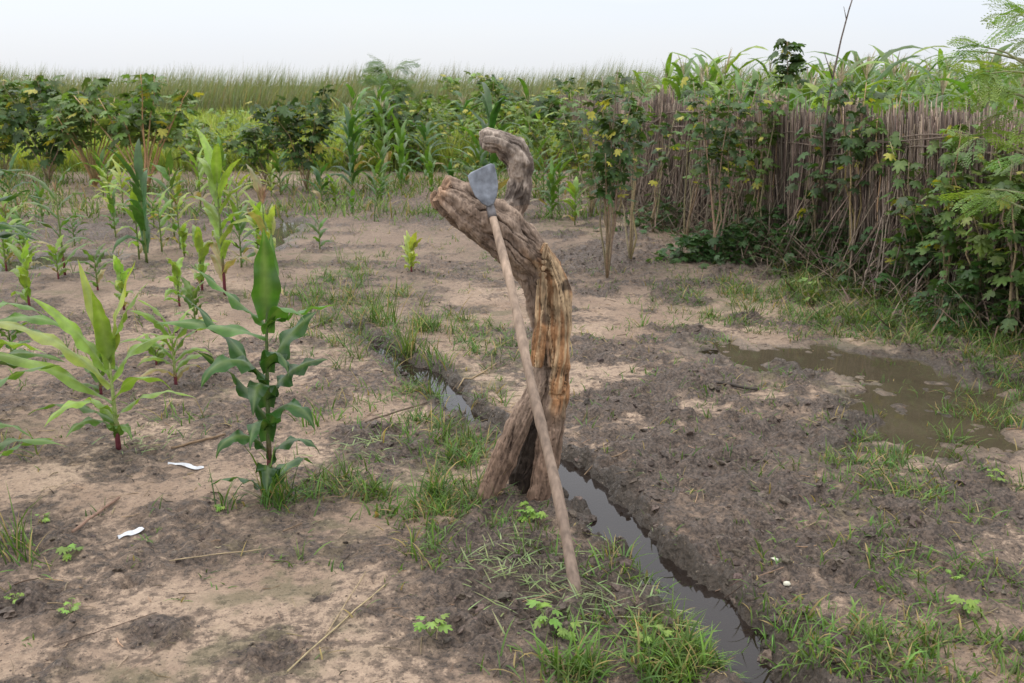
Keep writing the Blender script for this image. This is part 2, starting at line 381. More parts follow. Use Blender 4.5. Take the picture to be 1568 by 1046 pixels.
best=np.full(nv,9.); along=np.zeros(nv); ang=np.zeros(nv); lid=np.zeros(nv,int); rad_=np.zeros(nv)
for li,(P2,r2,L_) in enumerate(segA):
    T=nz(np.gradient(P2,axis=0)); fr=np.array([0,-1.,0]); sd=nz(np.cross(T,fr)); fr2=np.cross(sd,T)
    for j in range(len(P2)):
        dv=V-P2[j]; d=np.linalg.norm(dv,axis=1)/r2[j]; q=d<best
        best[q]=d[q]; al_=dv[q]@T[j]; along[q]=L_[j]+al_; ang[q]=np.arctan2(dv[q]@sd[j],dv[q]@fr2[j]); lid[q]=li; rad_[q]=r2[j]
warp=1.3*fbm(along*4,ang*.6,3,90)+.5*fbm(along*16,ang*2,2,89)
g1=fbm(ang*1.5+warp,along*3.5,4,91); g2=fbm(ang*4.5+warp*2,along*4,4,92); g3=fbm(ang*9+warp*3,along*9,3,93)
g4=fbm(ang*2.2+warp*1.5,along*2.6,3,96); cw=ss(.35,.65,fbm(V[:,0]*12,V[:,2]*12,2,88)); crack=(1-ss(.0,.075,np.abs(g4-.5)*2))*cw; crack2=(1-ss(0,.06,np.abs(g2-.47)*2))*(1-cw)
rough=fbm(V[:,0]*24,V[:,2]*24+V[:,1]*18,5,94); broad=fbm(V[:,0]*7,V[:,2]*7+V[:,1]*5,3,194)
bk=np.isin(lid,[3])*ss(1.1,1.2,V[:,2])
disp=.030*(g1-.5)+.010*(g2-.5)-.011*crack-.005*crack2+.002*(g3-.5)+.016*(rough-.5)+.03*(broad-.5)+bk*.022*(fbm(V[:,0]*34,V[:,2]*34,3,97)-.5)
endP=segA[0][0][-1]; de=np.linalg.norm(V-endP,axis=1); disp+=np.where(de<.12,.05*(fbm(ang*3,along*2,3,99)-.45)*(1-de/.12),0)
V2=V+NN*disp[:,None]*np.clip(rad_/.06,.35,1.3)[:,None]
hz=V[:,2]
grey=np.array([.34,.25,.185]); greyd=np.array([.18,.128,.095]); tan=np.array([.62,.44,.26]); org=np.array([.36,.185,.085]); dk=np.array([.035,.025,.019])
st=ss(.36,.62,.30*g2+.15*g3+.35*rough+.2*broad)[:,None]
C=greyd*(1-st)+grey*st
C=C*(.6+.8*g1[:,None])
hook=(lid==3)[:,None]&(V[:,2:3]>1.16); C=np.where(hook,(np.array([.13,.10,.08])*(1-st)+np.array([.38,.31,.25])*st)*(.45+1.1*rough[:,None]),C)
ckf=np.clip(crack*.85+crack2*.5,0,.9)[:,None]; C=C*(1-ckf)+dk*ckf
exposed=(ss(-.3,.1,ang+1.0*(g1-.5))*ss(2.6,2.2,ang)*ss(.28,.42,hz)*ss(1.04,.94,hz)*np.isin(lid,[0,4,5]))
exposed=np.maximum(exposed,np.isin(lid,[4,5])*ss(.35,.45,hz)*ss(1.12,1.08,hz))[:,None]
mixo=ss(.40,.56,.6*fbm(ang*2.5+warp,along*4,4,95)+.4*broad)[:,None]
E=(tan*(1-mixo)+org*mixo); ck=np.clip(crack+crack2*.6,0,1)[:,None]; E=E*(1-.9*ck)+dk*.9*ck; E=E*(.5+.5*st)*(.6+.8*rough[:,None])
blk=ss(.56,.64,fbm(V[:,0]*11,V[:,2]*8,4,98))[:,None]; E=E*(1-.8*blk)+dk*1.3*.8*blk
C=C*(1-exposed)+E*exposed
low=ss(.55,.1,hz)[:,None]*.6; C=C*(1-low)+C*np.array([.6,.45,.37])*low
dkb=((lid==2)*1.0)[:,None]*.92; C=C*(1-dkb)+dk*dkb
ecol=ss(.05,.03,np.abs((V-endP)@nz(segA[0][0][-1]-segA[0][0][-4])*1))[:,None]*ss(.07,.05,de)[:,None]
C=C*(1-ecol)+np.array([.30,.19,.12])*(.4+st)*ecol
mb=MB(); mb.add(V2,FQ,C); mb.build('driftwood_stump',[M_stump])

# ---------------------------------------------------------------- hoe
hoe=bpy.data.objects.new('garden_hoe',None); bpy.context.scene.collection.objects.link(hoe)
p0=G(885,925); p0[2]-=.02; p1=wp(752,322,3.59)
t=np.linspace(0,1,60); line=p0+(p1-p0)*t[:,None]
bow=np.sin(t*math.pi)*.012+.006*np.sin(t*9)*np.sin(t*math.pi); line[:,0]+=bow
rad=.0195-.0048*t+.0012*np.sin(t*31)+.0015*np.exp(-((t-.42)/.015)**2)+.002*np.exp(-((t-.63)/.012)**2)+.0015*np.exp(-((t-.2)/.012)**2)
rad[0]*=.7; rad[1]*=.92
hn=vn(t*18,t*0+3,8)[:,None]
col=np.array([.20,.145,.11])*(1-t[:,None])+np.array([.42,.31,.225])*t[:,None]; col=col*(.8+.4*hn)
mb=MB(); tube(mb,line,rad,14,col,rough=.03); mb.build('handle',[M_handle],parent=hoe)
mb=MB()
dirv=nz(p1-p0); tube(mb,[p1-dirv*.03,p1-dirv*.0,p1+dirv*.03,wp(747,297,3.575)],[.0165,.0162,.014,.007],14,(.17,.16,.16))
out=[(716,269),(721,264),(736,257),(751,250),(757,252),(761,268),(763,285),(761,300),(756,313),(748,317),(738,312),(727,300),(720,284)]
Yb=3.567; ring=np.array([wp(a,b_,Yb+.0006*(a-740)-.0005*(b_-285)) for a,b_ in out]); cen=ring.mean(0)
n=len(ring)
def shr(f,dy): 
    r=cen+(ring-cen)*f; r[:,1]+=dy; return r
rings=[cen[None]+np.array([[0,.006,0]]),shr(.5,.004),shr(.93,-.0035),shr(1,-.001),shr(1,.002),shr(.93,.0045),shr(.5,.012),cen[None]+np.array([[0,.014,0]])]
bc=np.array([.20,.215,.24])
VV=[];off=[0]
for r in rings: VV.append(r); off.append(off[-1]+len(r))
VV=np.concatenate(VV); qs=[];ts=[]
for a in range(1,6):
    for j in range(n): qs.append([off[a]+j,off[a]+(j+1)%n,off[a+1]+(j+1)%n,off[a+1]+j])
for j in range(n): ts.append([0,off[1]+(j+1)%n,off[1]+j]); ts.append([off[7],off[6]+j,off[6]+(j+1)%n])
cc=np.tile(bc,(len(VV),1))*(.75+.5*vn(VV[:,0]*60,VV[:,2]*60,4)[:,None]); b0=mb.n
mb.add(VV,np.array(qs),cc); mb.T.append(np.array(ts)+b0); mb.TM.append(np.zeros(len(ts),int))
mb.build('blade',[M_steel],parent=hoe)

# ---------------------------------------------------------------- maize
def mleaf(mb,base,az,L,W,lean,bend,col,tip=None,segs=12,hi=True,twist=0.,wave=.3,pw=1.2,mat=0):
    t=np.linspace(0,1,segs+1); phi=lean+bend*t**pw
    pm=(phi[1:]+phi[:-1])/2
    hx=np.concatenate([[0],np.cumsum(np.sin(pm))])*L/segs; hz=np.concatenate([[0],np.cumsum(np.cos(pm))])*L/segs
    azt=az+twist*.4*t**2
    dxy=np.stack([np.cos(az)+0*t,np.sin(az)+0*t],-1)
    Cn=np.concatenate([dxy*hx[:,None],hz[:,None]],1)
    side0=np.stack([-np.sin(azt),np.cos(azt),0*t],-1); Cn[:,:2]+=side0[:,:2]*(twist*.08*L*t**2)[:,None]
    Cn=Cn+base
    T=nz(np.gradient(Cn,axis=0)); side=nz(side0-T*(side0*T).sum(1)[:,None]); nrm=np.cross(T,side)
    tw=twist*t; s2=side*np.cos(tw)[:,None]+nrm*np.sin(tw)[:,None]; n2=np.cross(T,s2)
    w=W*.5*(np.minimum(1,.5+t/.3*.5))*(1-np.clip((t-.25)/.75,0,1)**1.7)+.0008
    ac=np.array([-1,-.55,-.07,.07,.55,1]) if hi else np.array([-1,0,1])
    ph=U(0,6.28,2); fq=U(14,26)
    wv=np.where(ac[None]<0,np.sin(t[:,None]*fq+ph[0]),np.sin(t[:,None]*fq*1.1+ph[1]))*np.abs(ac)[None]**2*wave
    lift=.32*np.abs(ac)[None]+wv
    V=Cn[:,None]+s2[:,None]*(ac[None]*w[:,None])[...,None]+n2[:,None]*(lift*w[:,None])[...,None]*-1
    na=len(ac); i=(np.arange(segs)[:,None]*na+np.arange(na-1)[None]).ravel()
    Fq=np.stack([i,i+1,i+na+1,i+na],-1)
    col=np.asarray(col,float); tip=col if tip is None else np.asarray(tip,float)
    C=col*(1-t[:,None]**2)+tip*t[:,None]**2
    sh=1+.12*np.sin(t*7+ph[0]); C=C*sh[:,None]
    C=np.repeat(C[:,None],na,1)
    if hi: C[:,2:4]=C[:,2:4]*.6+np.array([.24,.31,.12])*.4
    mb.add(V.reshape(-1,3),Fq,C.reshape(-1,3),mat)
DG=(.040,.105,.022); MG=(.085,.17,.03); LG=(.19,.30,.05); YG=(.28,.34,.07)
def maize(mb,P,H,col,n=8,hi=True,tassel=0,leanv=(0,0),spread=1.,explicit=None,stemcol=None,wid=None,az0=None,tcol=(.35,.25,.13),sf=None,topup=True,wk=1.,tw=None):
    P=np.asarray(P,float); st=H*(sf if sf else (.6 if not tassel else .82)); r0=.006+.006*H
    sc=np.array(stemcol if stemcol else (.14,.19,.05))
    k=7; t=np.linspace(0,1,k); pts=P+np.stack([leanv[0]*t**1.5,leanv[1]*t**1.5,st*t-.02*(t==0)],-1)
    tube(mb,pts,r0*(1-.6*t),8 if hi else 5,np.where(t[:,None]<.18,np.array([.17,.04,.05]) if hi else sc,sc),1)
    a0=U(0,6.28) if az0 is None else az0
    def at(q): return np.array([np.interp(q,t,pts[:,j]) for j in range(3)])
    if explicit:
        for e in explicit:
            fh,az,L,W,le,be=e[:6]; c=np.array(e[6] if len(e)>6 else col)
            c=c*U(.8,1.2)
            mleaf(mb,at(fh),math.radians(az),L,W*wk,math.radians(le),math.radians(be),c,c*(1.1,1.05,.9),18,True,e[7] if len(e)>7 else U(-1.1,1.1),wave=.45)
    else:
        for i in range(n):
            q=.12+.88*i/max(1,n-1); az=a0+math.pi*(i%2)+U(-.6,.6)
            L=H*U(.38,.54)*(1-.35*abs(q-.55)); W=(wid or .052+.024*H)*U(.75,1.15)
            up=q**2*(1 if topup else .45); le=math.radians(U(20,40)*(1-.55*up)); be=math.radians(U(80,135)*(1-.5*up)*spread)
            c=jit(col,1,.22,.1)[0]; dry=(q<.25 and U(0,1)<.5)
            if dry: c=np.array([.30,.24,.11])
            mleaf(mb,at(q),az,L,W,le,be,c,c*(1.15,1.05,.9),12 if hi else 7,hi,U(-.8,.8))
    if tassel:
        nt_=int(14*tassel)
        b=at(.97); 
        strips(mb,np.tile(b,(nt_,1)),U(0,6.28,nt_),U(.12,.26,nt_)*H/1.3,.009 if hi else .016,U(.03,.35,nt_),U(.1,.7,nt_),jit(tcol,nt_),jit(tcol,nt_),4,2,.4)
def mk_maize(px,py,top,col,**k):
    P=G(px,py); H=wp(px,top,P[1])[2]-P[2]; mb=MB(); maize(mb,P,H*k.pop('hs',1.08),col,**k); return mb.build('maize_plant',[M_maize,M_stem,M_straw])
P=G(415,760); mb=MB()
D2=(.036,.10,.022); D3=(.075,.18,.03)
maize(mb,P,1.0,D2,sf=.78,wk=1.15,leanv=(.03,0),explicit=[
 (.02,200,.28,.06,30,90,D2),(.05,60,.3,.06,35,110,D2),(.08,285,.30,.08,6,165,D2),(.16,10,.30,.07,6,165,D2),(.2,215,.32,.065,6,165,D2),(.30,262,.32,.085,8,160,D2),
 (.36,-30,.34,.09,10,160,D2,.4),(.40,158,.44,.075,28,50,D2),(.48,-85,.36,.09,8,160,D2,-.5),(.52,12,.30,.085,28,70,D2,.6),(.60,168,.46,.08,38,12,D2,.2),(.58,225,.38,.085,12,150,D2),
 (.68,22,.30,.09,30,35,D2,.7),(.66,-50,.30,.08,14,150,D2),(.84,176,.46,.055,75,22,D3),(.90,190,.36,.06,45,5,D3),(.86,-30,.28,.08,12,130,D3),(.93,-72,.36,.095,9,-3,D3,.25),(.93,75,.33,.07,14,5,D3,.3),(.9,8,.28,.05,62,28,D3)],stemcol=(.10,.14,.045))
mb.build('maize_plant',[M_maize,M_stem,M_straw])
P=G(182,690); mb=MB()
maize(mb,P,1.1,LG,sf=.38,wk=1.2,explicit=[
 (.35,10,.40,.05,40,85,LG),(.3,180,.42,.05,50,75,MG),(.5,195,.72,.06,45,50,LG),(.55,-10,.38,.055,30,105,LG),(.7,172,.80,.065,42,62,YG),(.75,15,.38,.06,22,80,LG),
 (.8,185,.50,.06,25,38,LG),(.9,-80,.44,.065,8,40,LG),(.95,60,.48,.06,8,30,YG),(1,170,.46,.05,12,12,YG),(1,5,.40,.055,14,35,LG),(.4,250,.44,.055,40,90,LG),(.2,-120,.3,.055,30,110,MG),(.15,-50,.26,.05,25,120,MG),(.25,140,.3,.05,30,100,LG)],stemcol=(.30,.36,.12))
mb.build('maize_plant',[M_maize,M_stem,M_straw])
mk_maize(270,595,435,LG,n=12,spread=1.1,hs=1.15,sf=.45,wid=.06,stemcol=(.25,.3,.1)); mk_maize(155,605,490,MG,n=8,hs=1.2,sf=.4)
P=G(-45,650); mb=MB()
maize(mb,P,1.25,MG,wk=1.2,explicit=[(.3,-5,.6,.075,50,85,MG),(.45,10,.55,.08,30,110,MG),(.5,-20,.62,.075,60,50,LG),(.62,0,.6,.07,50,80,MG),(.35,-60,.6,.075,50,90,MG),(.7,20,.5,.07,35,120,MG),(.4,5,.5,.07,60,60,MG)],sf=.5)
mb.build('maize_plant',[M_maize,M_stem,M_straw])
P=G(-45,800); mb=MB()
maize(mb,P,.75,MG,wk=1.2,explicit=[(.5,5,.42,.06,50,70,MG),(.7,-15,.38,.055,45,80,MG),(.9,20,.46,.06,40,60,MG),(.9,170,.4,.05,30,60,MG),(.3,60,.4,.05,50,60,MG)])
mb.build('maize_plant',[M_maize,M_stem,M_straw])
P=G(-30,500); mb=MB()
maize(mb,P,1.5,DG,wk=1.2,explicit=[(.5,0,.55,.08,30,100,DG),(.6,-20,.6,.09,35,105,DG),(.75,10,.62,.08,35,85,DG),(.85,-40,.6,.09,30,90,DG),(.5,30,.5,.08,35,90,DG),(.95,0,.5,.08,25,100,DG),(.65,-10,.6,.085,55,70,DG),(1,180,.5,.08,15,50,DG),(.9,20,.5,.08,25,80,DG),(1,-70,.5,.08,25,70,DG)])
mb.build('maize_plant',[M_maize,M_stem,M_straw])
ML_=[(225,405,205,DG,dict(n=11)),(345,455,245,LG,dict(n=15,tassel=.7)),(190,475,385,LG,dict(n=9)),(300,508,420,MG,dict(n=9)),(100,425,275,MG,dict(n=9,tassel=.5)),(90,430,360,LG,dict(n=9)),(45,468,355,LG,dict(n=10)),
          (310,445,330,LG,dict(n=10)),(150,445,370,MG,dict(n=8)),(630,418,335,YG,dict(n=10,sf=.4)),(490,385,325,MG,dict(n=6)),(540,328,285,MG,dict(n=6)),(500,300,265,LG,dict(n=7)),(540,300,140,DG,dict(n=14,topup=False)),(615,290,170,MG,dict(n=12)),
          (585,295,210,MG,dict(n=12)),(655,285,215,MG,dict(n=12)),(752,320,90,DG,dict(n=14,topup=False)),(735,320,170,MG,dict(n=12)),(800,335,210,MG,dict(n=10)),(800,365,325,LG,dict(n=9,sf=.3)),(845,335,235,MG,dict(n=12)),(880,345,265,LG,dict(n=12)),(820,300,200,MG,dict(n=12)),
          (690,300,240,DG,dict(n=9)),(430,300,220,MG,dict(n=9)),(20,330,235,DG,dict(n=9)),(260,330,250,MG,dict(n=8)),(240,560,490,LG,dict(n=8,sf=.35)),(20,560,470,MG,dict(n=9)),(275,470,380,LG,dict(n=9)),(370,410,300,MG,dict(n=10)),(395,385,290,LG,dict(n=9))]
for _ in range(30):
    px=U(-20,450); py=U(300,420); ML_.append((px,py,py-U(45,115),[LG,MG,LG,YG][rng.integers(4)],dict(n=9,tassel=.5 if U(0,1)<.2 else 0)))
for _ in range(9):
    px=U(480,900); py=U(285,325); ML_.append((px,py,py-U(40,90),[LG,MG,MG,DG][rng.integers(4)],dict(n=10)))
for a in ML_: mk_maize(a[0],a[1],a[2],a[3],hi=a[1]>410,**a[4])
P=G(412,470); mb=MB(); maize(mb,P,.95,(.25,.2,.09),n=4,tassel=2.6,tcol=(.40,.26,.15)); mb.build('dry_maize_plant',[M_maize,M_stem,M_straw])
def field(name,n,fx,fy,hr,cols,ok=lambda x,y:True,tassel=.3):
    mb=MB(); c=0
    while c<n:
        x_,y_=U(*fx),U(*fy)
        if not ok(x_,y_): continue
        cc=cols[rng.integers(len(cols))]; maize(mb,(x_,y_,0),U(*hr)*(1+.012*(y_-12)),cc,n=11,hi=False,tassel=.9 if U(0,1)<tassel else 0,tcol=(.46,.39,.25),topup=False); c+=1
    mb.build(name,[M_maize,M_stem,M_straw])
fence=np.array([(4.5,4.3),(3.42,6.4),(2.62,9.2),(2.1,11.2),(1.65,13.3),(1.6,20),(1.2,28)])
def fx_at(y): return np.interp(y,fence[:,1],fence[:,0])
field('maize_field',290,(1.8,13),(10.5,26),(1.55,2.1),[MG,LG,MG,(.13,.22,.05)],lambda x,y:x>fx_at(y)+.8 and x<y*.75,.45)
field('maize_rows',20,(-3,.8),(17,24),(.9,1.5),[MG,DG,LG])

# ---------------------------------------------------------------- fence
mb=MB(); seg=np.linalg.norm(np.diff(fence,axis=0),axis=1); cs=np.concatenate([[0],np.cumsum(seg)])
def fpt(s): return np.stack([np.interp(s,cs,fence[:,0]),np.interp(s,cs,fence[:,1])],-1)
nearL=cs[4]
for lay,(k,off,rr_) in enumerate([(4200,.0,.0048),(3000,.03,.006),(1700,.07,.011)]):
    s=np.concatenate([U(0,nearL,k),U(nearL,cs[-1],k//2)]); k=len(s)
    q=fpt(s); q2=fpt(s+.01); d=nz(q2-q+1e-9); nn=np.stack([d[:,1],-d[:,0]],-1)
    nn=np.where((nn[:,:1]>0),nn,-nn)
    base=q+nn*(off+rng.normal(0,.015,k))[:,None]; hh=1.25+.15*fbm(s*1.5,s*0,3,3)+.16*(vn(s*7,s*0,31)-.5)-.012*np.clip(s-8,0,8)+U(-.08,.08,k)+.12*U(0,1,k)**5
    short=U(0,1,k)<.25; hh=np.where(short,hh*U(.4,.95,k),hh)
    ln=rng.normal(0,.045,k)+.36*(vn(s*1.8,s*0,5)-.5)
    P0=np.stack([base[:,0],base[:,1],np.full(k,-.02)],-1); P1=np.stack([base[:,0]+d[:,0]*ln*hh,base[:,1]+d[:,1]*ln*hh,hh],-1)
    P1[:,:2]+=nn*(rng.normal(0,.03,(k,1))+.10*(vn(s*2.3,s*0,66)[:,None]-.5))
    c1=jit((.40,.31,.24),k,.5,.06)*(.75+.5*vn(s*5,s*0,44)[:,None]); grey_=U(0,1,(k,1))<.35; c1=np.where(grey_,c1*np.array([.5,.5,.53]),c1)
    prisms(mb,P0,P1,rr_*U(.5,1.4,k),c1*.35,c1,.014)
k=420; s=U(0,nearL,k); q=fpt(s); q2=fpt(s+.01); d=nz(q2-q); nn=np.stack([-d[:,1],d[:,0]],-1); nn=np.where(nn[:,:1]<0,nn,-nn)
b0=q+nn*U(.03,.4,(k,1)); ln=rng.normal(0,.4,k); hh=U(.3,1.25,k)
P0=np.stack([b0[:,0],b0[:,1],np.zeros(k)],-1); P1=np.concatenate([q+d*(ln*hh)[:,None]+nn*.02,hh[:,None]],-1)
c1=jit((.26,.2,.15),k,.4,.05); prisms(mb,P0,P1,U(.003,.007,k),c1*.6,c1,.03)
for z_,o_,r_ in ((1.08,.03,.010),(1.15,.05,.008),(1.2,.06,.007)):
    s=np.linspace(0,nearL,90); q=fpt(s); w_=.08*np.sin(s*1.3+z_*9)+.12*(vn(s*1.7,s*0,int(z_*50))-.5)
    tube(mb,np.stack([q[:,0]-o_,q[:,1]-o_*.3,z_+w_],-1),r_*(.5+1.*vn(s*3,s*0,9)),6,(.17,.13,.10))
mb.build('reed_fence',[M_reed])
mb=MB(); k=2200; s=U(.5,nearL+3,k); q=fpt(s); o_=np.abs(rng.normal(0,.35,k)); 
P=np.stack([q[:,0]-o_,q[:,1]-.2*o_,np.clip(.35-.4*o_,0.01,1)*U(0,1,k)],-1)
strips(mb,P,U(0,6.28,k),U(.15,.5,k),U(.005,.014,k),U(.7,1.6,k),U(-.3,.5,k),jit((.14,.105,.075),k,.5),jit((.2,.15,.11),k,.5),3,0,.5)
mb.build('straw_litter_heap',[M_straw])

# ---------------------------------------------------------------- broad-leaf shrubs
o2=[(0,0),(.22,-.10),(.46,.02),(.56,.28),(.30,.36),(.50,.62),(.42,.80),(.16,.64),(.10,.95),(0,1.05)]
pts=o2+[(-a,b_) for a,b_ in o2[-2:0:-1]]
LV=np.array([(0,.38,0)]+[(a,b_,-.55*a*a-.12*(b_-.4)**2+ (.03 if i_%2 else -.02)) for i_,(a,b_) in enumerate(pts)]); LV[:,2]+=0.02
nn_=len(pts); LT=np.array([[0,1+j,1+(j+1)%nn_] for j in range(nn_)])
LSH=np.ones(nn_+1); LSH[0]=1.15
def shrub(mb,P,H,nstem=5,nleaf=120,spread=.35,ls=.09,bare=.35,col=(.06,.10,.03),stemcol=(.30,.23,.14),clump=.12,sr=.009):
    P=np.asarray(P,float); 
    per=max(1,nleaf//nstem)
    for i in range(nstem):
        a=U(0,6.28); rr_=spread*U(.2,1); hgt=H*U(.6,1) if i else H
        t=np.linspace(0,1,7); w_=rng.normal(0,.018,(7,2)); w_[0]=0
        pts_=P+np.stack([math.cos(a)*rr_*t**1.3,math.sin(a)*rr_*t**1.3,hgt*t-.02],-1); pts_[:,:2]+=w_
        tube(mb,pts_,sr*(1.1-.75*t),6,jit(stemcol,1,.3)[0],1)
        tq=U(bare,1,per)**.75; tq[:per//3]=U(.82,1.0,len(tq[:per//3]))
        b_=np.stack([np.interp(tq,t,pts_[:,j]) for j in range(3)],-1)
        az=U(0,6.28,per); rad=clump*U(.2,1,per)*(1.35-.5*tq)
        off=np.stack([np.cos(az)*rad,np.sin(az)*rad,U(-.3,.5,per)*rad],-1); pp=b_+off
        prisms(mb,b_,pp,.0022,np.tile((.15,.13,.06),(per,1)),np.tile((.13,.16,.05),(per,1)),.004,1,3)
        R=rots(az-math.pi/2+U(-.5,.5,per),U(-1.2,.25,per),U(-.5,.5,per))
        S=ls*U(.5,1.15,per); c=jit(col,per,.4,.12); yl=U(0,1,(per,1))<.06; c=np.where(yl,np.array([.35,.33,.05]),c)
        inst(mb,LV,LT,R,S,pp,c,0,LSH)
def mk_shrub(px,py,top,name='roselle_shrub',**k):
    P=G(px,py); H=wp(px,top,P[1])[2]; mb=MB(); shrub(mb,P,H,**k); return mb.build(name,[M_leaf,M_stem])
DL=(.052,.095,.028); ML=(.10,.165,.04); BL=(.15,.22,.05); TS=(.46,.31,.16)
for a in [(930,425,105,dict(nstem=11,nleaf=300,spread=.42,bare=.4,col=DL)),(965,400,120,dict(nstem=5,nleaf=130,spread=.3,bare=.5,col=ML)),
          (1095,402,120,dict(nstem=6,nleaf=200,spread=.35,bare=.4,col=DL)),(1178,392,60,dict(nstem=1,nleaf=60,spread=.05,bare=.8,col=DL,clump=.13,ls=.11)),(1160,395,130,dict(nstem=4,nleaf=130,spread=.3,bare=.4,col=ML)),
          (1130,385,130,dict(nstem=4,nleaf=100,spread=.35,bare=.4,col=ML)),(1300,430,115,dict(nstem=4,nleaf=130,spread=.28,bare=.5,col=DL,stemcol=TS)),(1345,440,130,dict(nstem=3,nleaf=80,spread=.25,bare=.6,col=ML,stemcol=TS)),
          (1440,488,185,dict(nstem=6,nleaf=160,spread=.25,bare=.3,col=ML)),(1240,415,125,dict(nstem=4,nleaf=110,spread=.3,bare=.4,col=DL)),(1050,380,130,dict(nstem=4,nleaf=90,spread=.35,bare=.4,col=ML)),
          (1000,355,160,dict(nstem=4,nleaf=70,spread=.4,bare=.3,col=DL)),(1500,500,205,dict(nstem=5,nleaf=160,spread=.3,bare=.25,col=BL)),(1390,462,210,dict(nstem=4,nleaf=90,spread=.3,bare=.15,col=ML)),(1550,520,230,dict(nstem=5,nleaf=170,spread=.3,bare=.1,col=ML)),(1420,470,300,dict(nstem=5,nleaf=140,spread=.3,bare=.1,col=DL)),
          (905,330,130,dict(nstem=6,nleaf=220,spread=.5,bare=.2,col=ML)),
          (470,292,128,dict(nstem=9,nleaf=340,spread=.9,bare=.25,col=DL,ls=.15,clump=.2)),(405,285,165,dict(nstem=7,nleaf=240,spread=.7,bare=.25,col=ML,ls=.14,clump=.2)),
          (225,295,112,dict(nstem=14,nleaf=340,spread=1.0,bare=.55,col=ML,ls=.17,clump=.22,stemcol=TS,sr=.016)),(145,285,118,dict(nstem=14,nleaf=360,spread=1.2,bare=.5,col=ML,ls=.17,clump=.22,stemcol=TS,sr=.016)),
          (75,280,122,dict(nstem=11,nleaf=360,spread=1.,bare=.25,col=DL,ls=.17,clump=.22)),(5,275,112,dict(nstem=11,nleaf=420,spread=1.,bare=.25,col=ML,ls=.17,clump=.22)),
          (300,270,190,dict(nstem=8,nleaf=150,spread=.9,bare=.3,col=ML,ls=.13,clump=.18)),(350,260,200,dict(nstem=8,nleaf=130,spread=.9,bare=.2,col=BL,ls=.13,clump=.18)),
          (600,260,125,dict(nstem=8,nleaf=300,spread=.8,bare=.2,col=DL,ls=.14,clump=.2)),(700,255,155,dict(nstem=9,nleaf=420,spread=1.2,bare=.1,col=BL,ls=.11,clump=.22)),(760,262,175,dict(nstem=8,nleaf=320,spread=1.,bare=.1,col=BL,ls=.11,clump=.2)),
          (645,262,165,dict(nstem=8,nleaf=320,spread=1.,bare=.1,col=ML,ls=.11,clump=.2)),(525,262,180,dict(nstem=8,nleaf=220,spread=1.,bare=.1,col=ML,ls=.11,clump=.2)),
          (885,290,140,dict(nstem=8,nleaf=260,spread=.6,bare=.2,col=ML,ls=.11,clump=.16)),(840,270,150,dict(nstem=8,nleaf=260,spread=.8,bare=.2,col=BL,ls=.11,clump=.16)),
          (1240,470,425,dict(nstem=5,nleaf=40,spread=.2,bare=.1,col=BL,ls=.05,clump=.06,sr=.004)),(720,300,230,dict(nstem=5,nleaf=90,spread=.4,bare=.1,col=ML,ls=.1))]:
    mk_shrub(a[0],a[1],a[2],**a[3])
mb=MB(); pp=[]
for px,py,r,hh,n in [(1110,400,.35,.35,260),(1180,395,.45,.5,460),(1230,410,.4,.5,340),(1140,375,.5,.6,320),(1060,400,.3,.25,130),(1340,440,.4,.5,240),(1480,505,.35,.5,240),(1550,500,.3,.9,240),(1020,350,.5,.35,180),(1210,370,.35,.9,160),(1290,425,.35,.7,220),(1400,465,.3,.7,200)]:
    g_=gp(px,py); u_=rng.normal(0,.5,(n,2))*r; pp.append(np.stack([g_[0]+u_[:,0],g_[1]+u_[:,1]*.8,.03+np.abs(U(0,1,n))*hh*np.exp(-(u_**2).sum(1)/(r*r))],-1))
pp=np.concatenate(pp); k=len(pp); inst(mb,LV,LT,rots(U(0,6.28,k),U(-.9,.3,k),U(-.5,.5,k)),.085*U(.5,1.1,k),pp,jit((.05,.105,.03),k,.4,.12),0,LSH)
b_=pp.copy(); b_[:,2]=0; sel=U(0,1,k)<.5; prisms(mb,b_[sel]+rng.normal(0,.03,(sel.sum(),3))*(1,1,0),pp[sel],.002,jit((.12,.12,.05),sel.sum()),jit((.12,.15,.05),sel.sum()),.01,1,3)
mb.build('vine_foliage',[M_leaf,M_stem])
for px,py,s in [(105,852,.05),(660,985,.055),(835,972,.06),(862,978,.05),(1475,942,.055),(805,797,.05),(825,800,.045),(25,920,.03),(110,945,.035),(1460,905,.03),(65,800,.03),(340,780,.03),(1520,745,.05),(1000,1000,.05)]:
    mb=MB(); P=G(px,py); n=7; az=U(0,6.28,n); r=s*.7*U(.4,1,n); q=P+np.stack([np.cos(az)*r,np.sin(az)*r,U(.4,1.1,n)*s],-1)
    prisms(mb,np.tile(P,(n,1)),q,.0016,jit((.2,.25,.08),n),jit((.2,.25,.08),n),.002,1,3)
    inst(mb,LV*np.array([.75,.8,1]),LT,rots(az-math.pi/2,U(-.5,.2,n),U(-.3,.3,n)),s*U(.6,1,n),q,jit((.20,.32,.06),n,.2),0,LSH); mb.build('seedling',[M_leaf,M_stem])

